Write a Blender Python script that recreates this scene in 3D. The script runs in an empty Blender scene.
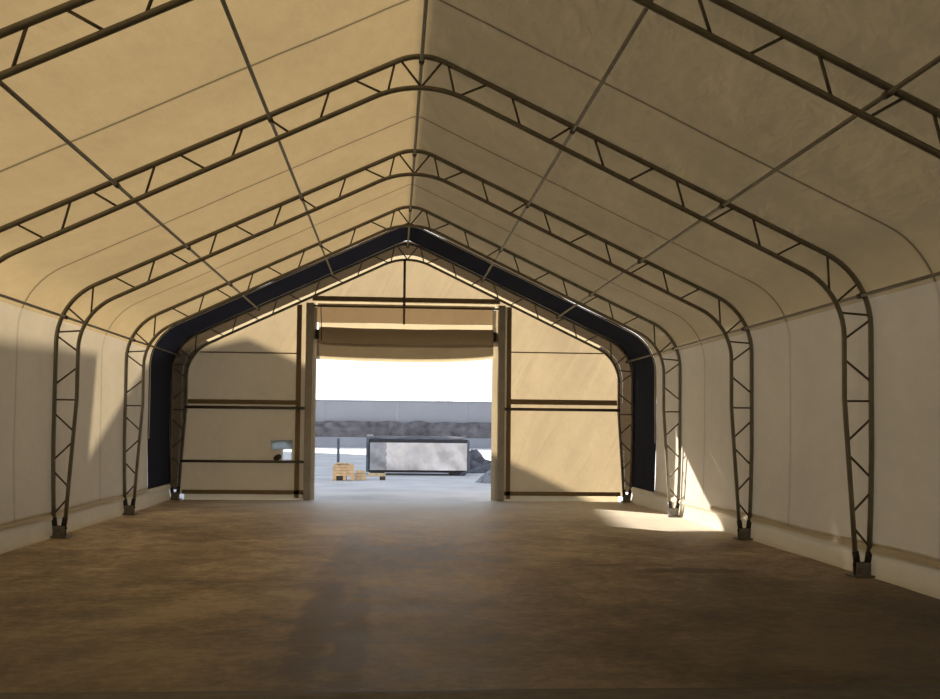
import bpy, bmesh, math, random
from mathutils import Vector, Matrix, noise
random.seed(4)
COL = bpy.context.scene.collection
SC = bpy.context.scene
PI = math.pi

# ------------------------------------------------------------------ helpers
def mat_new(name):
    m = bpy.data.materials.new(name); m.use_nodes = True
    nt = m.node_tree; nt.nodes.clear()
    out = nt.nodes.new('ShaderNodeOutputMaterial')
    return m, nt, out

def nd(nt, kind, **kw):
    n = nt.nodes.new(kind)
    for k, v in kw.items():
        if k in n.inputs: n.inputs[k].default_value = v
        else: setattr(n, k, v)
    return n

def math_n(nt, op, a, b=None, clamp=False):
    n = nt.nodes.new('ShaderNodeMath'); n.operation = op; n.use_clamp = clamp
    for i, v in enumerate((a, b)):
        if v is None: continue
        if isinstance(v, (int, float)): n.inputs[i].default_value = v
        else: nt.links.new(v, n.inputs[i])
    return n.outputs[0]

def ramp(nt, fac, stops):
    n = nt.nodes.new('ShaderNodeValToRGB')
    el = n.color_ramp.elements
    while len(el) < len(stops): el.new(0.5)
    for e, (p, c) in zip(el, stops):
        e.position = p; e.color = (*c, 1) if len(c) == 3 else c
    nt.links.new(fac, n.inputs[0])
    return n.outputs[0]

def mix_col(nt, fac, a, b, mode='MIX'):
    n = nt.nodes.new('ShaderNodeMix'); n.data_type = 'RGBA'; n.blend_type = mode
    for s, v in ((0, fac), (6, a), (7, b)):
        if isinstance(v, (int, float)): n.inputs[s].default_value = v
        elif isinstance(v, tuple): n.inputs[s].default_value = (*v, 1)
        else: nt.links.new(v, n.inputs[s])
    return n.outputs[2]

def noise_tex(nt, vec, scale, detail=4, rough=.55, dist=0):
    n = nd(nt, 'ShaderNodeTexNoise', Scale=scale, Detail=detail, Roughness=rough, Distortion=dist)
    if vec is not None: nt.links.new(vec, n.inputs['Vector'])
    return n.outputs['Fac']

def mapping(nt, vec, scale=(1, 1, 1), loc=(0, 0, 0), rot=(0, 0, 0)):
    n = nt.nodes.new('ShaderNodeMapping')
    n.inputs['Scale'].default_value = scale; n.inputs['Location'].default_value = loc
    n.inputs['Rotation'].default_value = rot
    nt.links.new(vec, n.inputs['Vector']); return n.outputs[0]

def simple_mat(name, col, rough=.6, metal=0, var=.15, nscale=8, bump=.0, spec=.5):
    m, nt, out = mat_new(name)
    b = nd(nt, 'ShaderNodeBsdfPrincipled', Roughness=rough, Metallic=metal)
    b.inputs['Specular IOR Level'].default_value = spec
    tc = nt.nodes.new('ShaderNodeTexCoord')
    f = noise_tex(nt, tc.outputs['Object'], nscale)
    c = ramp(nt, f, [(.3, tuple(x * (1 - var) for x in col)), (.7, tuple(min(1, x * (1 + var)) for x in col))])
    nt.links.new(c, b.inputs['Base Color'])
    if bump:
        bp = nd(nt, 'ShaderNodeBump', Strength=bump, Distance=.02)
        nt.links.new(f, bp.inputs['Height']); nt.links.new(bp.outputs[0], b.inputs['Normal'])
    nt.links.new(b.outputs[0], out.inputs[0])
    return m

BAY = 4.7415
YT = [8.956 + BAY * i for i in range(5)]          # five trusses, the last one at the end wall

def fabric_mat(name, refl, trans, mixf, seams=0.0, folds=0.0):
    """membrane cloth: diffuse on the face, translucent to the light behind it"""
    m, nt, out = mat_new(name)
    tc = nt.nodes.new('ShaderNodeTexCoord'); ob = tc.outputs['Object']
    big = noise_tex(nt, ob, .55, 3, .6)
    fine = noise_tex(nt, mapping(nt, ob, (1, .5, 1)), 5, 5, .65)
    v = math_n(nt, 'ADD', math_n(nt, 'MULTIPLY', big, .30), math_n(nt, 'MULTIPLY', fine, .16))
    v = math_n(nt, 'ADD', v, .77)
    if seams:
        sep = nt.nodes.new('ShaderNodeSeparateXYZ'); nt.links.new(ob, sep.inputs[0])
        yy = sep.outputs['Y']
        # welded cross seam halfway between trusses
        ph = math_n(nt, 'FRACT', math_n(nt, 'DIVIDE', math_n(nt, 'SUBTRACT', yy, YT[0] - BAY * 20), BAY))
        d = math_n(nt, 'ABSOLUTE', math_n(nt, 'SUBTRACT', ph, .63))
        line = math_n(nt, 'LESS_THAN', d, .006)
        soft = math_n(nt, 'LESS_THAN', d, .016)
        v = math_n(nt, 'MULTIPLY', v, math_n(nt, 'SUBTRACT', 1, math_n(nt, 'MULTIPLY', line, seams)))
        v = math_n(nt, 'MULTIPLY', v, math_n(nt, 'SUBTRACT', 1, math_n(nt, 'MULTIPLY', soft, .05)))
        d2 = math_n(nt, 'ABSOLUTE', math_n(nt, 'SUBTRACT', ph, .06))
        v = math_n(nt, 'MULTIPLY', v, math_n(nt, 'SUBTRACT', 1, math_n(nt, 'MULTIPLY', math_n(nt, 'LESS_THAN', d2, .05), .04)))
    comb = nt.nodes.new('ShaderNodeCombineColor')
    for i in range(3): nt.links.new(v, comb.inputs[i])
    rc = mix_col(nt, 1.0, refl, comb.outputs[0], 'MULTIPLY')
    tcn = mix_col(nt, 1.0, trans, comb.outputs[0], 'MULTIPLY')
    wr = noise_tex(nt, mapping(nt, ob, (1.2, .6, .8), rot=(0.2, .5, .3)), 2.2, 4, .55, .15)
    bp = nd(nt, 'ShaderNodeBump', Strength=.4, Distance=.06)
    h = wr
    if folds:
        st = noise_tex(nt, mapping(nt, mapping(nt, ob, rot=(0, -.5, 0)), (2.0, 1, .30)), 1.0, 2, .45, .5)
        h = math_n(nt, 'ADD', math_n(nt, 'MULTIPLY', wr, .5), math_n(nt, 'MULTIPLY', st, folds * 3.0))
    nt.links.new(h, bp.inputs['Height'])
    df = nd(nt, 'ShaderNodeBsdfDiffuse', Roughness=.4); tr = nt.nodes.new('ShaderNodeBsdfTranslucent')
    nt.links.new(rc, df.inputs[0]); nt.links.new(tcn, tr.inputs[0])
    nt.links.new(bp.outputs[0], df.inputs['Normal']); nt.links.new(bp.outputs[0], tr.inputs['Normal'])
    mx = nd(nt, 'ShaderNodeMixShader', Fac=mixf)
    nt.links.new(df.outputs[0], mx.inputs[1]); nt.links.new(tr.outputs[0], mx.inputs[2])
    nt.links.new(mx.outputs[0], out.inputs[0])
    return m

def link(name, bm, mat, parent=None, smooth=False, loc=None):
    me = bpy.data.meshes.new(name)
    bmesh.ops.recalc_face_normals(bm, faces=bm.faces)
    bm.to_mesh(me); bm.free()
    me.materials.append(mat)
    if smooth:
        for p in me.polygons: p.use_smooth = True
    o = bpy.data.objects.new(name, me); COL.objects.link(o)
    if parent: o.parent = parent
    if loc: o.location = loc
    return o

def struct(o): o['kind'] = 'structure'; return o

def tag(o, label, cat, group=None):
    o['label'] = label; o['category'] = cat
    if group: o['group'] = group
    return o

def empty(name, loc=(0, 0, 0)):
    o = bpy.data.objects.new(name, None); COL.objects.link(o); o.location = loc
    o.empty_display_size = .2
    return o

def add_tube(bm, pts, r, n=8, cap=True):
    pts = [Vector(p) for p in pts]; rings = []
    prev = None
    for i, p in enumerate(pts):
        if i == 0: t = pts[1] - p
        elif i == len(pts) - 1: t = p - pts[i - 1]
        else: t = (pts[i + 1] - p).normalized() + (p - pts[i - 1]).normalized()
        t.normalize()
        if prev is None:
            a = Vector((0, 1, 0)) if abs(t.y) < .9 else Vector((1, 0, 0))
        else: a = prev
        u = (a - t * a.dot(t)).normalized(); w = t.cross(u); prev = u
        rr = r[i] if isinstance(r, (list, tuple)) else r
        rings.append([bm.verts.new(p + u * rr * math.cos(2 * PI * k / n) + w * rr * math.sin(2 * PI * k / n)) for k in range(n)])
    for a, b in zip(rings, rings[1:]):
        for k in range(n):
            bm.faces.new((a[k], a[(k + 1) % n], b[(k + 1) % n], b[k]))
    if cap:
        bm.faces.new(rings[0][::-1]); bm.faces.new(rings[-1])
    return bm

def tube(name, pts, r, mat, parent=None, n=8):
    o = link(name, add_tube(bmesh.new(), pts, r, n), mat, parent, True)
    return o

def add_box(bm, lo, hi, bev=0.0):
    lo = Vector(lo); hi = Vector(hi)
    r = bmesh.ops.create_cube(bm, size=1)
    vs = r['verts']
    for v in vs:
        v.co = Vector(((lo[i] + hi[i]) / 2 + v.co[i] * (hi[i] - lo[i]) for i in range(3)))
    if bev:
        es = list({e for v in vs for e in v.link_edges})
        bmesh.ops.bevel(bm, geom=es, offset=bev, segments=2, affect='EDGES', profile=.5)
    return bm

def box(name, lo, hi, mat, parent=None, bev=0.01):
    return link(name, add_box(bmesh.new(), lo, hi, bev), mat, parent)

def copy_tree(o, parent=None):
    c = o.copy(); COL.objects.link(c)
    if parent: c.parent = parent
    for ch in list(o.children): copy_tree(ch, c)
    return c

def grid_mesh(fn, nu, nv, keep=None):
    bm = bmesh.new()
    vs = [[bm.verts.new(fn(i / nu, j / nv)) for j in range(nv + 1)] for i in range(nu + 1)]
    for i in range(nu):
        for j in range(nv):
            bm.faces.new((vs[i][j], vs[i + 1][j], vs[i + 1][j + 1], vs[i][j + 1]))
    return bm

def n3(x, y, z): return noise.noise(Vector((x, y, z)))

# ------------------------------------------------------------------ materials
M = {}
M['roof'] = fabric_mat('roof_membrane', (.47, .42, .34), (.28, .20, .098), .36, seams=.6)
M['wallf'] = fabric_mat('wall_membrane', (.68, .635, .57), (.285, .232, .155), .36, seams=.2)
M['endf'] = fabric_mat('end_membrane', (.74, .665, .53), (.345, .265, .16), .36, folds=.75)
M['shade_seam'] = fabric_mat('shade_seam_membrane', (.34, .27, .17), (.26, .15, .055), .25)  # darker cloth for imitated shadow bars and for seam lines
M['flap'] = fabric_mat('flap_membrane', (.21, .175, .135), (.20, .14, .08), .08)
M['bright'] = fabric_mat('thin_membrane', (.62, .54, .41), (.42, .34, .21), .46)
M['skirt'] = fabric_mat('skirt_membrane', (.64, .59, .50), (.40, .32, .2), .30)
M['navy'] = fabric_mat('navy_membrane', (.036, .040, .055), (.01, .01, .015), .1)
M['roll'] = fabric_mat('rolled_membrane', (.50, .42, .31), (.3, .2, .1), .08)
M['dflap'] = fabric_mat('door_flap', (.46, .39, .29), (.11, .08, .045), .2)
M['steel'] = simple_mat('galvanised_steel', (.19, .178, .14), .45, .35, .18, 5)
M['web'] = simple_mat('web_steel', (.11, .098, .075), .55, .3, .15, 9)
M['jamb'] = simple_mat('jamb_steel', (.36, .34, .29), .5, .2, .12, 3)
M['dark'] = simple_mat('clamp_steel', (.035, .032, .028), .6, .4, .2, 20)
M['plate'] = simple_mat('base_plate_zinc', (.19, .18, .165), .5, .5, .3, 25)

# floor: packed brown earth, damp streaks, tyre scuffs
m, nt, out = mat_new('packed_earth'); M['earth'] = m
tc = nt.nodes.new('ShaderNodeTexCoord'); ob = tc.outputs['Object']
sep = nt.nodes.new('ShaderNodeSeparateXYZ'); nt.links.new(ob, sep.inputs[0])
a = noise_tex(nt, ob, .35, 5, .6, .6)
b_ = noise_tex(nt, mapping(nt, ob, (1.0, .9, 1), rot=(0, 0, .25)), 1.7, 7, .68, .5)
c_ = noise_tex(nt, ob, 8, 6, .75)
s = math_n(nt, 'ADD', math_n(nt, 'MULTIPLY', a, .45), math_n(nt, 'MULTIPLY', b_, .45))
s = math_n(nt, 'ADD', s, math_n(nt, 'MULTIPLY', c_, .34))
s = math_n(nt, 'SUBTRACT', s, .09)
base = ramp(nt, s, [(.42, (.075, .054, .034)), (.52, (.17, .128, .085)), (.62, (.285, .228, .158))])
def blob(cx, cy, rx, ry, soft=.6, warp=1.3):
    x = math_n(nt, 'DIVIDE', math_n(nt, 'SUBTRACT', sep.outputs['X'], cx), rx)
    y = math_n(nt, 'DIVIDE', math_n(nt, 'SUBTRACT', sep.outputs['Y'], cy), ry)
    r2 = math_n(nt, 'ADD', math_n(nt, 'MULTIPLY', x, x), math_n(nt, 'MULTIPLY', y, y))
    r2 = math_n(nt, 'ADD', r2, math_n(nt, 'MULTIPLY', math_n(nt, 'SUBTRACT', b_, .5), warp * 2.4))
    n = nt.nodes.new('ShaderNodeMapRange'); n.interpolation_type = 'SMOOTHSTEP'
    n.inputs[1].default_value = 1 + soft; n.inputs[2].default_value = 1 - soft
    n.inputs[3].default_value = 0; n.inputs[4].default_value = 1
    nt.links.new(r2, n.inputs[0]); return n.outputs[0]
col = base
for (cx, cy, rx, ry, k) in [(-1.02, 10.6, .22, 2.6, .62), (-.66, 10.0, .15, 2.6, .58), (-.98, 13.6, .30, 1.9, .35), (-1.02, 17, .2, 2.5, .25),
                            (3.75, 14.3, .75, .26, .75), (3.1, 14.9, .6, .16, .4), (-3.4, 16, .8, 3, .25), (2.2, 10, .8, .3, .25)]:
    f = math_n(nt, 'MULTIPLY', blob(cx, cy, rx, ry), k)
    col = mix_col(nt, f, col, (.05, .029, .017))
# scuffed turning circle
x = math_n(nt, 'SUBTRACT', sep.outputs['X'], 1.45); y = math_n(nt, 'DIVIDE', math_n(nt, 'SUBTRACT', sep.outputs['Y'], 12.0), 1.9)
rr = math_n(nt, 'SQRT', math_n(nt, 'ADD', math_n(nt, 'MULTIPLY', x, x), math_n(nt, 'MULTIPLY', y, y)))
ring = math_n(nt, 'LESS_THAN', math_n(nt, 'ABSOLUTE', math_n(nt, 'SUBTRACT', rr, .42)), .02)
col = mix_col(nt, math_n(nt, 'MULTIPLY', math_n(nt, 'MULTIPLY', ring, a), .6), col, (.05, .032, .02))
# earth paler and greyer towards the doorway; darker towards the near right
def mrange(v, a, b, c=0, d=1):
    n = nt.nodes.new('ShaderNodeMapRange'); n.interpolation_type = 'SMOOTHSTEP'
    for k, q in zip((1, 2, 3, 4), (a, b, c, d)): n.inputs[k].default_value = q
    nt.links.new(v, n.inputs[0]); return n.outputs[0]
X_, Y_ = sep.outputs['X'], sep.outputs['Y']
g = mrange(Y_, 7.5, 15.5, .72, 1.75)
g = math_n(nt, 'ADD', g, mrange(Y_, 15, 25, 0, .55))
darken = math_n(nt, 'MULTIPLY', mrange(X_, .8, 4.5), mrange(Y_, 17, 12))
g = math_n(nt, 'MULTIPLY', g, math_n(nt, 'SUBTRACT', 1, math_n(nt, 'MULTIPLY', darken, .5)))
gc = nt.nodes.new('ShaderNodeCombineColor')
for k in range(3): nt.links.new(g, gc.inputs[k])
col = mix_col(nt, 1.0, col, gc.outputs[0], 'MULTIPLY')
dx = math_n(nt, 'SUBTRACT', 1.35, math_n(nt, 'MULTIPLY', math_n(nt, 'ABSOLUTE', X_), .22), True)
paler = math_n(nt, 'MULTIPLY', math_n(nt, 'MULTIPLY', mrange(Y_, 17, 27), dx), .8)
col = mix_col(nt, paler, col, (.56, .52, .46))
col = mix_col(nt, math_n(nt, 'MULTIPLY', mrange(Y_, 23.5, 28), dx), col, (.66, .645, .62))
pale = math_n(nt, 'MULTIPLY', mrange(X_, 3.6, 4.6), math_n(nt, 'MULTIPLY', mrange(Y_, 17.5, 20), mrange(Y_, 27.5, 24.5)))  # floor colour lightened where the sun patch falls
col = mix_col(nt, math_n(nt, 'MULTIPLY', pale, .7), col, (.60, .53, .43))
pb = nd(nt, 'ShaderNodeBsdfPrincipled'); pb.inputs['Specular IOR Level'].default_value = .35
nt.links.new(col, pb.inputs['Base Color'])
nt.links.new(math_n(nt, 'ADD', math_n(nt, 'MULTIPLY', b_, .35), .42), pb.inputs['Roughness'])
bp = nd(nt, 'ShaderNodeBump', Strength=.5, Distance=.03); nt.links.new(s, bp.inputs['Height'])
nt.links.new(bp.outputs[0], pb.inputs['Normal']); nt.links.new(pb.outputs[0], out.inputs[0])

M['concrete'] = simple_mat('threshold_concrete', (.10, .092, .085), .8, 0, .25, 6, .3)
M['yard'] = simple_mat('pale_gravel', (.64, .635, .63), .9, 0, .16, .6, .4, .2)
M['panelwall'] = simple_mat('concrete_panels', (.30, .305, .335), .9, 0, .06, .3)
M['brush'] = simple_mat('dark_bank', (.125, .118, .128), .95, 0, .45, 1.2, .8)
M['kerb'] = simple_mat('grey_kerb', (.27, .285, .32), .9, 0, .1, .5)
M['tarp'] = simple_mat('silver_tarp', (.68, .63, .60), .45, .05, .22, 1.3, .2)
M['tarpdark'] = simple_mat('grey_tarp', (.36, .35, .36), .5, .2, .15, 2.5, .2)
M['black'] = simple_mat('black_steel', (.035, .035, .042), .55, .2, .2, 5)
M['slate'] = simple_mat('slate_paint', (.10, .12, .15), .5, .1, .2, 5)
M['orange'] = simple_mat('raw_timber', (.72, .48, .26), .75, 0, .2, 6)
M['timber'] = simple_mat('pale_timber', (.66, .50, .30), .75, 0, .2, 6)
M['heap'] = simple_mat('grey_rubble', (.24, .25, .28), .95, 0, .5, 6, .8)
M['twig'] = simple_mat('hazy_twigs', (.62, .62, .62), .9, 0, .1, 2)
M['darkheap'] = simple_mat('dark_rubble', (.10, .10, .115), .9, 0, .7, 3, .8)
M['building'] = simple_mat('neighbour_cladding', (.45, .45, .45), .8, 0, .1, .5)
M['paperblue'] = fabric_mat('pale_blue_sheet', (.5, .56, .6), (.36, .42, .44), .6)
m, nt, out = mat_new('clear_vinyl'); M['pane'] = m
t1 = nt.nodes.new('ShaderNodeBsdfTransparent'); t2 = nd(nt, 'ShaderNodeBsdfTranslucent'); t2.inputs[0].default_value = (.9, .92, .95, 1)
mx = nd(nt, 'ShaderNodeMixShader', Fac=.35)
nt.links.new(t1.outputs[0], mx.inputs[1]); nt.links.new(t2.outputs[0], mx.inputs[2]); nt.links.new(mx.outputs[0], out.inputs[0])
M['brown'] = simple_mat('brown_strap', (.06, .042, .03), .7, 0, .2, 12)

# ------------------------------------------------------------------ truss profile (in the XZ plane, right half; mirrored)
def arc(c, r, a0, a1, n):
    return [(c[0] + r * math.cos(a0 + (a1 - a0) * i / n), c[1] + r * math.sin(a0 + (a1 - a0) * i / n)) for i in range(n + 1)]

def half_profile(xp, zapex, slope, r_eave, r_apex, foot):
    """points from the foot on the right up to the apex"""
    th = math.atan(slope)
    ze = zapex - slope * xp
    t = r_eave * math.tan((PI / 2 - th) / 2)
    c = (xp - r_eave, ze - t)
    pts = list(foot) + arc(c, r_eave, 0, PI / 2 - th, 10)
    tt = r_apex * math.tan(th)           # tangent length along the rafter for half of the apex bend
    tt = r_apex * math.sin(th)
    z0 = zapex - slope * tt
    cz = z0 - r_apex * math.cos(th)
    x_start = pts[-1][0]
    for i in range(1, 9):
        x = x_start + (tt - x_start) * i / 9; pts.append((x, zapex - slope * x))
    pts += [(r_apex * math.sin(th * (1 - i / 6)), cz + r_apex * math.cos(th * (1 - i / 6))) for i in range(0, 7)]
    return pts
OUT = half_profile(6.1, 6.90, .47, 1.1, .75, [(6.06, .25), (6.08, .8), (6.1, 1.6), (6.1, 2.4)])
INN = half_profile(5.73, 6.555, .4755, 1.0, 1.42, [(5.87, .25), (5.835, .8), (5.78, 1.6), (5.73, 2.36)])
def full(h): return [(-x, z) for x, z in h] + [(x, z) for x, z in h[::-1][1:]]

def on_line(h, x=None, z=None):
    for (x0, z0), (x1, z1) in zip(h, h[1:]):
        if x is not None and z0 > 3.0 and min(x0, x1) - 1e-6 <= x <= max(x0, x1) + 1e-6 and abs(x1 - x0) > 1e-9:
            return (x, z0 + (z1 - z0) * (x - x0) / (x1 - x0))
        if z is not None and min(z0, z1) <= z <= max(z0, z1):
            return (x0 + (x1 - x0) * (z - z0) / max(1e-9, z1 - z0), z)
    return h[-1] if x is not None else h[0]

def offset(h, d):
    res = []
    for i, (x, z) in enumerate(h):
        a = h[max(0, i - 1)]; b = h[min(len(h) - 1, i + 1)]
        tx, tz = b[0] - a[0], b[1] - a[1]; L = math.hypot(tx, tz)
        if i == len(h) - 1: nx, nz = 0, 1
        else: nx, nz = tz / L, -tx / L
        res.append((x + nx * d, z + nz * d))
    return res

# web bars: (outer point, inner point)
WEB = [(on_line(OUT, x=.28), (0, 6.415))]
for xo, xi in [(.35, .44), (.89, .50), (1.20, 1.32), (2.02, 1.70), (2.31, 2.45), (3.13, 2.77), (3.42, 3.54), (4.22, 3.87), (4.47, 4.58), (5.16, 4.78)]:
    WEB.append((on_line(OUT, x=xo), on_line(INN, x=xi)))
WEB += [(on_line(OUT, x=5.50), on_line(INN, z=3.80)), (on_line(OUT, z=3.93), on_line(INN, z=3.66)),
        (on_line(OUT, z=3.50), on_line(INN, z=3.53))]
for zo, zi in [(3.44, 3.17), (2.60, 2.90), (2.34, 2.34), (2.11, 1.80), (1.31, 1.62), (1.12, .85), (.39, .65)]:
    WEB.append((on_line(OUT, z=zo), on_line(INN, z=zi)))

def make_truss():
    r = empty('roof_truss')
    tube('outer_chord', [(x, 0, z) for x, z in full(OUT)], .037, M['steel'], r, 10)
    tube('inner_chord', [(x, 0, z) for x, z in full(INN)], .034, M['steel'], r, 10)
    for s in (-1, 1):
        for (xo, zo), (xi, zi) in WEB:
            tube('web_bar', [(s * xo, 0, zo), (s * xi, 0, zi)], .0165, M['web'], r, 6)
        # foot: two clamp sockets pinned to a bracket on a base plate
        f = box('base_plate', (s * 5.96 - .16, -.14, 0), (s * 5.96 + .16, .14, .022), M['plate'], r, .004)
        bm = bmesh.new()
        for y in (-.06, .045):
            add_box(bm, (s * 5.96 - .10, y, .02), (s * 5.96 + .10, y + .015, .19), .003)
        link('bracket', bm, M['plate'], f)
        for x in (6.06, 5.87):
            tube('clamp_socket', [(s * (x - (x - 5.965) * .25), 0, .17), (s * x, 0, .33)], .045, M['dark'], r, 10)
        tube('pin', [(s * 5.84, 0, .15), (s * 6.08, 0, .15)], .022, M['dark'], r, 8)
    return r

truss_labels = ['nearest tubular steel roof truss, cut off by the top of the photo',
                'second roof truss from the viewer, nearest with a foot in view, at right',
                'third roof truss from the viewer, both feet standing clear of the tan side walls',
                'fourth roof truss, just in front of the navy fabric band, right foot sunlit',
                'farthest roof truss, standing against the end wall around the roll-up doorway']
truss = make_truss()
for i, y in enumerate(YT):
    t = truss if i == 0 else copy_tree(truss)
    t.location = (0, y, 0)
    tag(t, truss_labels[i], 'truss', 'tubular roof trusses')

# ------------------------------------------------------------------ purlins
YB = -5.0
def purlin(x, z, r, label):
    p = tag(tube('purlin', [(x, YB, z), (x, YT[-1], z)], r, M['steel'], None, 8), label, 'beam', 'purlins tying the trusses together')
    for y in YT:
        bm = bmesh.new()
        add_tube(bm, [(x, y - .055, z), (x, y + .055, z)], r + .014, 8)
        link('clamp', bm, M['web'], p, True)
    return p
purlin(0, 6.83 - .075, .024, 'steel ridge purlin running along the peak of the roof')
for s, side in ((-1, 'left, sunlit'), (1, 'right, shaded')):
    xa, xb = (1.96, 3.90) if s < 0 else (2.02, 4.05)
    z = on_line(OUT, x=xa)[1] - .062
    purlin(s * xa, z, .024, f'upper steel purlin crossing the {side} roof slope')
    z = on_line(OUT, x=xb)[1] - .062
    purlin(s * xb, z, .024, f'lower steel purlin crossing the {side} roof slope')
    purlin(s * (on_line(OUT, z=3.76)[0] - .06), 3.76, .024, f'steel eave purlin along the top of the {side.split(",")[0]} wall')

# ------------------------------------------------------------------ fabric shell
YN = 25.45                                         # navy band starts here
HF = offset(half_profile(6.1, 6.90, .47, 1.1, .22, [(6.06, .25), (6.08, .8), (6.1, 1.6), (6.1, 2.4)]), .055)
HF[0] = (HF[0][0], .34)
PF = full(HF)
i_eave = min(range(len(HF)), key=lambda i: abs(HF[i][1] - 3.74))
wall_h = HF[:i_eave + 1]
roof_path = PF[i_eave:len(PF) - i_eave]

def dense(path, step):
    out = [path[0]]
    for a, b in zip(path, path[1:]):
        L = math.hypot(b[0] - a[0], b[1] - a[1]); k = max(1, int(math.ceil(L / step)))
        for j in range(1, k + 1):
            out.append((a[0] + (b[0] - a[0]) * j / k, a[1] + (b[1] - a[1]) * j / k))
    return out

def shell(name, path, y0, y1, mat, ny, sag=.02, seed=0.0, parent=None):
    pth = dense(path, .35); n = len(pth) - 1
    def fn(u, v):
        i = min(n, int(round(u * n))); x, z = pth[i]; y = y0 + (y1 - y0) * v
        a = pth[max(0, i - 1)]; b = pth[min(n, i + 1)]
        tx, tz = b[0] - a[0], b[1] - a[1]; L = math.hypot(tx, tz) or 1
        nx, nz = -tz / L, tx / L
        ph = ((y - YT[0]) / BAY) % 1.0
        d = sag * math.sin(PI * ph) ** 2
        d += .010 * n3(x * .7 + seed, y * .5, z * .7) + .007 * n3(x * 1.8, y * 1.6 + seed, z * 1.8)
        # normal pointing inward (towards the hall centre)
        if nx * (0 - x) + nz * (2.5 - z) < 0: nx, nz = -nx, -nz
        return (x + nx * d, y, z + nz * d)
    return link(name, grid_mesh(fn, n, ny), mat, parent, True)

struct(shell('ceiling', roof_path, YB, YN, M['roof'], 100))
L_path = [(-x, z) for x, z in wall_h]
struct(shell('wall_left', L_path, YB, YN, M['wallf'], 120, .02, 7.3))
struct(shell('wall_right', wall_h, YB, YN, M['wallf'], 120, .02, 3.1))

# skirts at the foot of the side walls: weighted tube pocket plus flap to the ground
def skirt(name, s):
    def fn(u, v):
        y = YB + (28.0 - YB) * v
        prof = [(6.125, .43), (6.125, .40), (6.075, .37), (6.055, .33), (6.075, .29), (6.12, .26), (6.115, .14), (6.09, .03), (6.06, -.01)]
        k = u * (len(prof) - 1); i = min(len(prof) - 2, int(k)); f = k - i
        x = prof[i][0] * (1 - f) + prof[i + 1][0] * f; z = prof[i][1] * (1 - f) + prof[i + 1][1] * f
        dz = .022 * n3(y * .35, s * 5, 1) + .02 * math.sin(PI * (((y - YT[0]) / BAY) % 1)) * (1 if .2 < z < .5 else 0)
        x += .012 * n3(y * 1.3, z * 3, s) * (1 if z < .5 else 0)
        return (s * x, y, z + (dz if .1 < z < .5 else 0))
    return struct(link(name, grid_mesh(fn, 16, 130), M['skirt'], None, True))
skirt('baseboard_left', -1); skirt('baseboard_right', 1)

# navy band in the last half bay
nav = shell('fabric_band', [(-6.118, .40)] + PF[2:-2] + [(6.118, .40)], YN, 28.0, M['navy'], 14, .02, 1.0)
tag(nav, 'dark navy blue fabric band lining the walls and roof just before the end wall', 'fabric')
pth = dense(full(offset(OUT, .015))[2:-2], .25)
bm = bmesh.new(); prev = None
for i, (x, z) in enumerate(pth):
    wv = .05 + .045 * n3(x * 1.2, z * 1.2, 4) + .02 * n3(x * 3.5, z * 3.5, 2)
    a = bm.verts.new((x, YN + .01, z)); b = bm.verts.new((x, YN + .05 + wv, z))
    if prev: bm.faces.new((prev[0], a, b, prev[1]))
    prev = (a, b)
h = link('hem', bm, M['skirt'], nav, True); h['label'] = 'pale wavy hem along the edge of the navy band'

# wall behind the viewer
def fn(u, v):
    x = -6.14 + 12.28 * u; zt = on_line(HF, x=min(6.1, abs(x)))[1] if abs(x) < 6.12 else 3.6
    return (x, YB, zt * v)
struct(link('wall_front', grid_mesh(fn, 40, 16), M['navy'], None, True))

# ------------------------------------------------------------------ end wall
YE = 28.03
JW = 2.40                                           # half width of the doorway
def zin(x):
    return on_line(INN, x=min(5.729, max(0, abs(x))))[1] if abs(x) < 5.729 else 3.2
def fold(x, z, s):
    d = .022 * math.sin(3.3 * (x + .55 * z * (1 if s > 0 else -.4)) + 2.2 * n3(x * .6, z * .6, 3 * s)) * min(1, abs(abs(x) - 2.6) * 1.2) * min(1, abs(z - 2.45) * .8)
    return d + .02 * n3(x * .9, z * .9, 8)
root = empty('wall_back', (0, 0, 0)); struct(root)
def side_panel(s):
    def fn(u, v):
        x = s * (JW + .02 + (5.73 - JW - .02) * u)
        zt = zin(x); z = .14 + (zt - .14) * v
        xx = x
        if z < 2.36: xx = s * (abs(x) + u * .14 * (2.36 - z) / 2.1)
        return (xx, YE + fold(xx, z, s), z)
    return link('end_panel', grid_mesh(fn, 60, 60), M['endf'], root, True)
lp = side_panel(-1); rp = side_panel(1)
def fn(u, v):
    x = -JW - .02 + (2 * JW + .04) * u; z0 = 5.26
    z = z0 + (zin(x) - z0) * v
    return (x, YE + .012 * n3(x * 1.3, z * 1.3, 1), z)
gp = link('gable_panel', grid_mesh(fn, 40, 12), M['endf'], root, True)

# strip between the two chords of the last truss: darker outer flap and a thin bright line at its inner edge
po, pi_ = full(OUT), full(INN)
def strip(f0, f1, y, keep):
    bm = bmesh.new()
    for i in range(len(po) - 1):
        q = []
        for j, f in ((i, f0), (i, f1), (i + 1, f1), (i + 1, f0)):
            q.append((po[j][0] * (1 - f) + pi_[j][0] * f, y, po[j][1] * (1 - f) + pi_[j][1] * f))
        if keep(q): bm.faces.new([bm.verts.new(c) for c in q])
    bmesh.ops.remove_doubles(bm, verts=bm.verts, dist=.001)
    return bm
o = link('edge_flap', strip(-.25, .66, YE, lambda q: True), M['flap'], root); o['label'] = 'dark grey-brown edge flap behind the last truss'
o = link('light_gap_strip', strip(.66, 1.02, YE + .004, lambda q: min(c[2] for c in q) > 4.05), M['bright'], root); o['label'] = 'thin bright line of seeping light along the gable, made as cloth'  # pale cloth standing in for sunlight seeping past the panel edge
link('edge_flap', strip(.66, 1.0, YE + .006, lambda q: min(c[2] for c in q) <= 4.05), M['flap'], root)

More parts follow.
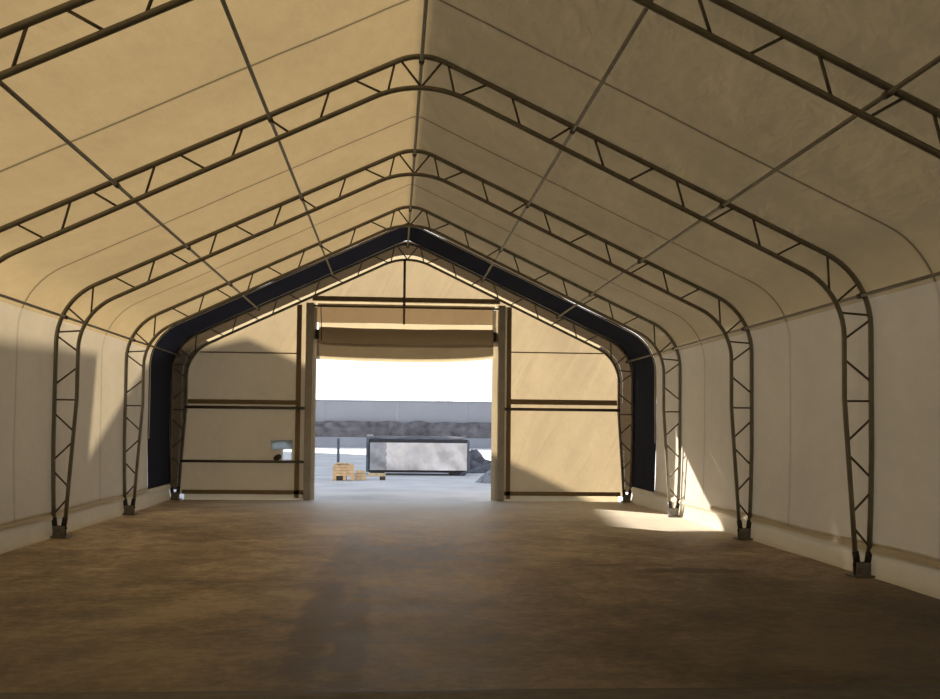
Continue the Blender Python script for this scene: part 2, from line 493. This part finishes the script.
# darker cloth strips imitating the shadows of outside posts and rails
def band(x0, x1, z0, z1, y=YE - .045, mat='shade_seam'):
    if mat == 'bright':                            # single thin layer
        return link('cloth_shade_band', grid_mesh(lambda u, v: (x0 + (x1 - x0) * u, y, z0 + (z1 - z0) * v), 4, 2), M[mat], root)
    return box('cloth_shade_band', (x0, y - .004, z0), (x1, y + .004, z1), M[mat], root, 0)
ZL = lambda z: 5.72
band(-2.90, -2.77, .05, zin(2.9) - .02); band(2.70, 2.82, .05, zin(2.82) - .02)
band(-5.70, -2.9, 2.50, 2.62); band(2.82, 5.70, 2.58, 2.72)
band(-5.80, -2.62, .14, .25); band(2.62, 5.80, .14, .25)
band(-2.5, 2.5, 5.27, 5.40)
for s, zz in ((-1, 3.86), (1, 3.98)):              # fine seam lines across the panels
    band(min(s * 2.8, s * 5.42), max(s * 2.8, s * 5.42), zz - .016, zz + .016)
band(-2.42, 2.42, 5.13, 5.265, YE, 'bright')
band(-5.75, -2.42, -.02, .145, YE, 'bright'); band(2.42, 5.75, -.02, .145, YE, 'bright')

# frame in front of the end wall
fr = empty('end_wall_frame', (0, 28.0, 0))
tag(fr, 'steel framing of the end wall: door jambs, header, king post and rails', 'frame')
def fbox(name, lo, hi, mat, bev=.006):
    o = box(name, (lo[0], lo[1] - 28.0, lo[2]), (hi[0], hi[1] - 28.0, hi[2]), M[mat], fr, bev); return o
fbox('jamb_post', (-2.65, 27.86, 0), (-2.46, 28.12, 5.20), 'jamb')
fbox('jamb_post', (2.46, 27.86, 0), (2.64, 28.12, 5.22), 'jamb')
link('lit_edge_strip', grid_mesh(lambda u, v: (-2.47 + .10 * u, -.01, 5.1 * v), 2, 10), M['skirt'], fr)  # pale strips standing in for the lit edges of the door track
link('lit_edge_strip', grid_mesh(lambda u, v: (2.30 + .17 * u, -.01, 5.1 * v), 2, 10), M['skirt'], fr)
fbox('header_beam', (-2.62, 27.88, 5.10), (2.62, 27.95, 5.145), 'web')
for nm, pts, r in [('king_post', [(-.07, 0, 6.40), (-.07, 0, 5.14)], .034),
                   ('rail', [(-5.76, 0, 2.41), (-2.60, 0, 2.41)], .04), ('rail', [(-5.83, 0, 1.0), (-2.60, 0, 1.0)], .036),
                   ('rail', [(2.60, 0, 2.45), (5.76, 0, 2.45)], .04)]:
    tube(nm, [(x, -.1, z) for x, y, z in pts], r, M['web'], fr, 8)

# roll-up fabric door
dr = empty('door_1', (0, 28.05, 3.7)); struct(dr)
def dpt(x, y, z): return (x, y - 28.05, z - 3.7)
def fn(u, v):
    x = -2.39 + 4.73 * u; z = 4.70 + .52 * v
    return dpt(x, 28.06 + .012 * math.sin(x * 2.1) * (1 - v) + .008 * n3(x * 2, z * 2, 0), z)
o = link('curtain', grid_mesh(fn, 40, 8), M['dflap'], dr, True)
o.data.materials[0] = fabric_mat('curtain_membrane', (.42, .33, .22), (.20, .13, .065), .30)
link('light_slit', grid_mesh(lambda u, v: dpt(-2.34 + 4.68 * u, 28.06, 4.52 + .18 * v), 6, 2), M['bright'], dr)['label'] = 'bright lit line above the rolled cloth'
bm = bmesh.new()                                    # the roll, a slightly sagging uneven bundle
nx, na = 60, 20; rings = []
for i in range(nx + 1):
    x = -2.31 + 4.63 * i / nx
    sg = -.03 * math.sin(PI * i / nx)
    ring = []
    for k in range(na):
        an = 2 * PI * k / na
        r = .225 * (1 + .07 * n3(x * .8, math.cos(an) * 1.5, math.sin(an) * 1.5) + .04 * n3(x * .5, an * 2, 3))
        ring.append(bm.verts.new(dpt(x, 28.02 + r * math.cos(an) * .7, 4.36 + sg + r * math.sin(an))))
    rings.append(ring)
for p, q in zip(rings, rings[1:]):
    for k in range(na): bm.faces.new((p[k], p[(k + 1) % na], q[(k + 1) % na], q[k]))
bm.faces.new(rings[0]); bm.faces.new(rings[-1][::-1])
link('cloth_roll', bm, M['roll'], dr, True)
def sagz(x): return -.05 + .05 * (x / 2.3) ** 2 + (.07 if x > 0 else 0) * (max(0, x) / 2.3) ** 3
def fn(u, v):
    x = -2.37 + 4.70 * u; z = 3.80 + sagz(x) + (4.42 - 3.80 - sagz(x)) * v
    return dpt(x, 27.93 + .02 * n3(x * 1.2, z * 2, 5) + .03 * v, z)
link('hanging_flap', grid_mesh(fn, 40, 10), M['dflap'], dr, True)
def fn(u, v):
    x = -2.37 + 4.70 * u
    return dpt(x, 27.93 - .02 * math.sin(PI * v), 3.71 + sagz(x) + .09 * v)
o = link('bottom_hem', grid_mesh(fn, 40, 4), M['bright'], dr, True); o['label'] = 'pale bottom hem of the door'
for s in (-1, 1):
    bm = bmesh.new(); add_box(bm, dpt(s * 2.36 - .05, 27.88, 4.25), dpt(s * 2.36 + .05, 28.04, 4.5), .01)
    link('roller_bracket', bm, M['dark'], dr)
link('king_post_shade', add_box(bmesh.new(), dpt(-.10, 28.02, 4.68), dpt(-.04, 28.03, 5.12)), M['shade_seam'], dr)  # dark strip standing in for the king post's shadow on the curtain
tube('lift_strap', [dpt(-2.27, 27.90, 5.1), dpt(-2.25, 27.83, 4.75), dpt(-2.24, 27.85, 4.2)], .012, M['brown'], dr, 6)

# small patched opening above the lower left rail
bm = bmesh.new(); bm.from_mesh(lp.data)
kill = []
for f in bm.faces:
    c = f.calc_center_median()
    if (-3.47 < c.x < -2.99 and 1.34 < c.z < 1.50) or (-3.23 < c.x < -2.99 and 1.03 < c.z < 1.34): kill.append(f)
bmesh.ops.delete(bm, geom=kill, context='FACES'); bm.to_mesh(lp.data); bm.free()
bd = empty('vent_patch', (-3.23, 27.97, 1.05))
tag(bd, 'small pale blue and white vent patch above the lower rail, left of the doorway', 'vent')
def fn(u, v): return (-.28 + .56 * u, .02 * math.sin(4 * u), .25 + .25 * v + .03 * u)
link('blue_sheet', grid_mesh(fn, 8, 4), M['paperblue'], bd, True)
link('clear_pane', grid_mesh(lambda u, v: (-.02 + .30 * u, .03, -.04 + .36 * v), 2, 2), M['pane'], bd)
bm = bmesh.new(); bmesh.ops.create_icosphere(bm, subdivisions=2, radius=.1)
for v in bm.verts: v.co = Vector((v.co.x * 1.05 - .11 + .3 * v.co.z, v.co.y * .5 - .03, v.co.z * .85 + .06))
link('brown_strap', bm, M['brown'], bd, True)

# ------------------------------------------------------------------ ground
def fn(u, v):
    x = -6.4 + 12.8 * u; y = -5.2 + 33.2 * v
    return (x, y, .012 * n3(x * .8, y * .5, 0) - .008)
struct(link('floor', grid_mesh(fn, 70, 150), M['earth'], None, True))
o = box('trim_1', (-6.0, 4.6, -.05), (6.0, 7.62, .03), M['concrete'], None, .01); struct(o)
struct(box('trim_2', (-6.0, 7.62, -.05), (6.0, 7.74, .012), M['black'], None, .005))
def fn(u, v):
    x = -120 + 240 * u; y = 28.0 + 92 * v
    return (x, y, -.012 + .02 * n3(x * .3, y * .3, 2))
struct(link('ground', grid_mesh(fn, 120, 60), M['yard'], None, True))
# surroundings left, right and behind
bm = bmesh.new()
for (x0, y0, x1, y1) in [(-120, -60, -6.35, 28.0), (6.35, -60, 120, 28.0), (-6.35, -60, 6.35, -5.1)]:
    bm.faces.new([bm.verts.new((x, y, -.02)) for x, y in ((x0, y0), (x1, y0), (x1, y1), (x0, y1))])
struct(link('ground', bm, M['yard']))

# far boundary: panel wall on a dark bank over a kerb
fw = empty('boundary_wall', (0, 106, 0)); tag(fw, 'long blue-grey concrete panel wall across the far side of the yard', 'wall')
bm = bmesh.new()
for k in range(-9, 10):
    add_box(bm, (k * 7.2 + .002, -.1, 0), (k * 7.2 + 7.198, .1, 4.55), .02)
link('wall_panels', bm, M['panelwall'], fw)
bm = bmesh.new()
add_box(bm, (-65, -.16, 4.55), (72, .16, 4.68), .02)
link('coping', bm, M['kerb'], fw)
def fn(u, v):
    x = -65 + 137 * u
    prof = [(-.3, 2.55), (-.5, 2.35), (-1.0, 1.6), (-1.3, -.05)]
    k = v * 3; i = min(2, int(k)); f = k - i
    y = prof[i][0] * (1 - f) + prof[i + 1][0] * f; z = prof[i][1] * (1 - f) + prof[i + 1][1] * f
    return (x, 105.45 + y + .12 * n3(x * .9, v * 3, 0), z + .22 * n3(x * .7, v * 4, 9))
o = link('scrub_bank', grid_mesh(fn, 260, 9), M['brush'], None)
tag(o, 'dark strip of scrubby bank along the foot of the far wall', 'bank')
o = box('kerb', (-65, 103.6, 0), (72, 103.8, .98), M['kerb'], None, .02)
tag(o, 'low grey concrete kerb wall below the dark bank', 'wall')

# hazy bare trees beyond the wall
def tree(x, y, hgt, spread, seed, label):
    rnd = random.Random(seed); bm = bmesh.new()
    def br(p, d, L, r, lev):
        q = p + d * L
        add_tube(bm, [p, p.lerp(q, .5) + Vector((rnd.uniform(-.05, .05) * L, 0, 0)), q], [r, r * .8, r * .55], 5)
        if lev:
            for _ in range(4):
                nd_ = (d + Vector((rnd.uniform(-1, 1) * spread, rnd.uniform(-.6, .6), rnd.uniform(-.1, .5)))).normalized()
                br(p.lerp(q, rnd.uniform(.45, 1)), nd_, L * rnd.uniform(.5, .7), r * .5, lev - 1)
    br(Vector((0, 0, 0)), Vector((0, 0, 1)), hgt * .55, .13, 4)
    o = link('bare_tree', bm, M['twig'], None, True, (x, y, 0))
    tag(o, label, 'tree', 'bare trees beyond the far wall')
tree(4.9, 113, 5.9, .9, 3, 'hazy bare tree beyond the far wall, left one of the pair')
tree(7.5, 115, 5.7, 1.1, 8, 'hazy bare tree beyond the far wall, right one of the pair')

# tarp-covered container in the yard
ct = empty('skip_container', (.70, 43.2, 0))
tag(ct, 'dark framed skip container with a crumpled silver tarp over its front, out in the yard', 'container')
W2 = 2.06
def cb(name, lo, hi, mat, bev=.015): return box(name, lo, hi, M[mat], ct, bev)
cb('body', (-W2 + .04, .05, .16), (W2 - .04, 1.9, 1.34), 'slate')
bm = bmesh.new()
for z0, y0 in ((1.30, -.03), (1.30, 1.85)):
    add_box(bm, (-W2, y0, z0), (W2, y0 + .1, z0 + .16), .02)
for x0 in (-W2, W2 - .1): add_box(bm, (x0, -.03, 1.30), (x0 + .1, 1.95, 1.46), .02)
link('top_rail', bm, M['black'], ct)
def fn(u, v):
    x = -W2 + .08 + (2 * W2 - .16) * u; y = .1 + 1.75 * v
    return (x, y, 1.47 + .11 * math.sin(PI * v) + .05 * n3(x * 1.3, y * 2, 0))
link('top_cover', grid_mesh(fn, 30, 10), M['black'], ct, True)
for x0 in (-W2 - .06, W2 - .06):
    cb('corner_post', (x0, -.06, .12), (x0 + .12, .08, 1.42 + (.14 if x0 < 0 else 0)), 'slate')
cb('corner_cap', (-W2 - .04, -.05, 1.56), (-W2 + .22, .2, 1.64), 'tarpdark')
for x0 in (-W2 + .1, W2 - .7):
    cb('skid', (x0, .0, .0), (x0 + .6, 1.8, .16), 'black')
cb('bottom_rail', (-W2, -.04, .10), (W2 - .4, .06, .2), 'black')
def tfn(x0, x1):
    def fn(u, v):
        x = x0 + (x1 - x0) * u; z = .2 + 1.12 * v
        y = -.06 - .16 * abs(n3(x * 1.3 + z * .9, z * .9 - x * .3, 6)) - .10 * abs(n3(x * 2.6 - z * 1.8, z * 1.5, 1))
        y -= .10 * abs(math.sin(2.1 * (x + 1.1 * z) + 2 * n3(x, z, 4))) ** 3 + .04 * abs(n3(x * 5, z * 4 + x * 3, 8)) + .06 * v * (1 - v)
        return (x, y - .04, z)
    return fn
link('tarp', grid_mesh(tfn(-W2 + .1, -W2 + .78), 20, 24), M['tarpdark'], ct, True)['label'] = 'darker grey fold at the left of the tarp'
link('tarp', grid_mesh(tfn(-W2 + .74, W2 - .06), 80, 24), M['tarp'], ct, True)

# rubble beside it
def heap(name, x, y, rx, ry, h, mat, seed, label, cat, sharp=1.0):
    def fn(u, v):
        an = 2 * PI * u; r = v
        k = (1 - r ** sharp)
        px = rx * r * math.cos(an); py = ry * r * math.sin(an)
        z = h * k + (.22 * h * n3(px * 2.2 + seed, py * 2.2, 0) + .12 * h * n3(px * 6, py * 6, seed)) * (1 - r ** 4)
        return (px, py, max(-.03, z) - .01)
    o = link(name, grid_mesh(fn, 48, 14), M[mat], None, False, (x, y, 0))
    tag(o, label, cat); return o
heap('rubble_heap', 3.45, 38.0, .8, 1.0, .52, 'heap', 3, 'grey rubble heap in front of the right end of the silver-tarped container', 'heap', 1.4)
heap('dark_pile', 3.15, 46.4, 1.5, .8, 1.0, 'darkheap', 11, 'dark sloping pile behind the right end of the silver-tarped container', 'heap', 1.1)
o = tube('steel_pole', [(2.45, 42.85, .06), (3.75, 41.8, .55)], .055, M['slate'], None, 8)
tag(o, 'slate grey pole leaning from the container foot onto the rubble heap', 'pole')

# post and timber pieces left of the container
o = tube('marker_post', [(-2.62, 44.5, 0), (-2.62, 44.5, 1.45)], .06, M['slate'], None, 10)
tag(o, 'dark upright post standing behind the orange timber', 'post')
cr = empty('timber_crate', (-2.10, 38.6, 0)); tag(cr, 'orange timber crate with a dark gap under it, left of the silver-tarped container', 'crate')
bm = bmesh.new()
for k in range(4): add_box(bm, (-.38, -.28, .16 + k * .10), (.36, -.245, .25 + k * .10), .006)
for k in range(4): add_box(bm, (-.38, .245, .16 + k * .10), (.36, .28, .25 + k * .10), .006)
for x0 in (-.38, .33): add_box(bm, (x0, -.25, .16), (x0 + .03, .25, .55), .006)
link('side_boards', bm, M['orange'], cr)
bm = bmesh.new()
for k in range(5): add_box(bm, (-.34 + k * .14, -.27, .55 + .02 * (k % 2)), (-.22 + k * .14, .27, .585 + .02 * (k % 2)), .006)
for k in range(3): add_box(bm, (-.30 + k * .17, -.34 + .02 * k, .60), (-.16 + k * .17, .25, .635), .006)
link('top_boards', bm, M['timber'], cr)
for x0 in (-.38, -.02, .26):
    link('foot_block', add_box(bmesh.new(), (x0, -.26, 0), (x0 + .12, .26, .16), .008), M['orange'], cr)
link('dark_box', add_box(bmesh.new(), (-.25, -.2, .0), (-.03, .2, .15), .01), M['brown'], cr)
st = empty('timber_stack', (-1.44, 38.75, 0)); tag(st, 'low stack of pale timber offcuts beside the orange crate', 'timber')
for (x0, x1, z0, yy) in [(-.25, .15, 0, -.15), (-.25, .13, .12, -.12), (-.22, .10, .24, -.1), (-.24, .14, 0, .12)]:
    link('offcut', add_box(bmesh.new(), (x0, yy, z0), (x1, yy + .2, z0 + .115), .01), M['timber'], st)
bmk = empty('timber_beam', (-.92, 38.9, 0)); tag(bmk, 'pale timber beam on a dark block, reaching toward the container', 'timber')
link('beam', add_box(bmesh.new(), (-.33, -.05, .13), (.33, .06, .25), .01), M['timber'], bmk)
link('block', add_box(bmesh.new(), (.12, -.12, 0), (.33, .12, .13), .01), M['brown'], bmk)

# neighbouring hall and thin shadow screen out of view on the sunny side (they shade the yard and the lower walls)
def prism(name, prof, y0, y1):
    bm = bmesh.new()
    A = [bm.verts.new((x, y0, z)) for x, z in prof]; B = [bm.verts.new((x, y1, z)) for x, z in prof]
    n = len(prof)
    for i in range(n): bm.faces.new((A[i], A[(i + 1) % n], B[(i + 1) % n], B[i]))
    bm.faces.new(A[::-1]); bm.faces.new(B)
    return struct(link(name, bm, M['building']))
SD = (.9, -1.0, -.463)                              # the way the sunlight travels
def back(x, z, t): return (x - SD[0] * t, z - SD[2] * t)
t = 16.0
pr = [back(x, z, t) for x, z in [(-20, 4.8), (-8.7, 4.6), (-5.7, 3.85), (-4.1, 4.2), (4.3, .36)]]
prism('neighbour_hall', [(pr[0][0], 0)] + pr + [(pr[-1][0], 0)], 27.92 + t, 84)
t = 8.0
pr = [back(x, z, t) for x, z in [(-30, 14.0), (-16.9, 8.7), (-12.65, 6.65), (-13.1, 4.6)]]
prism('unseen_shadow_screen', [(pr[0][0], 0)] + pr + [(pr[-1][0], 0)], 27.92 + t, 27.92 + t + .4)  # unseen thin slab, shaped to cast the shadow on the left wall

# ------------------------------------------------------------------ light
sun = bpy.data.lights.new('sun', 'SUN'); sun.energy = 18; sun.angle = math.radians(.6); sun.color = (1, .93, .80)
so = bpy.data.objects.new('sun', sun); COL.objects.link(so); so.location = (-20, 40, 20)
so.rotation_euler = Vector(SD).to_track_quat('-Z', 'Y').to_euler()
w = bpy.data.worlds.new('sky'); SC.world = w; w.use_nodes = True
nt = w.node_tree; nt.nodes.clear()
out = nt.nodes.new('ShaderNodeOutputWorld'); bg = nt.nodes.new('ShaderNodeBackground')
tc = nt.nodes.new('ShaderNodeTexCoord'); sep = nt.nodes.new('ShaderNodeSeparateXYZ')
nt.links.new(tc.outputs['Generated'], sep.inputs[0])
c = ramp(nt, sep.outputs['Z'], [(0, (1.0, 1.0, 1.0)), (.10, (.96, .98, 1.0)), (.35, (.52, .57, .66)), (1, (.085, .11, .16))])
nt.links.new(c, bg.inputs[0]); bg.inputs[1].default_value = 2.5
nt.links.new(bg.outputs[0], out.inputs[0])

# ------------------------------------------------------------------ camera
cam = bpy.data.cameras.new('camera'); co = bpy.data.objects.new('camera', cam); COL.objects.link(co); SC.camera = co
R = [[0.9973387922802883, -0.0721672875716798, 0.010354516765272987],
     [0.07167857949494674, 0.9965584920624843, 0.041633557855820895],
     [-0.013323462556049355, -0.040780565257164544, 0.9990792915694047]]
right, fwd, up = (Vector(r) for r in R)
mw = Matrix((right, up, -fwd)).transposed().to_4x4(); mw.translation = Vector((-.2992, 0, 1.9141))
co.matrix_world = mw
cam.sensor_fit = 'HORIZONTAL'; cam.sensor_width = 36; cam.lens = 36 * 1050 / 940
cam.shift_x = 0.0; cam.shift_y = (385.04 - 349.5) / 940
cam.clip_end = 500; cam.clip_start = .05

SC.view_settings.view_transform = 'Standard'; SC.view_settings.look = 'None'
SC.view_settings.exposure = 0.0
SC.cycles.use_denoising = True
SC.cycles.max_bounces = 10; SC.cycles.diffuse_bounces = 7; SC.cycles.transmission_bounces = 6
SC.cycles.sample_clamp_indirect = 6
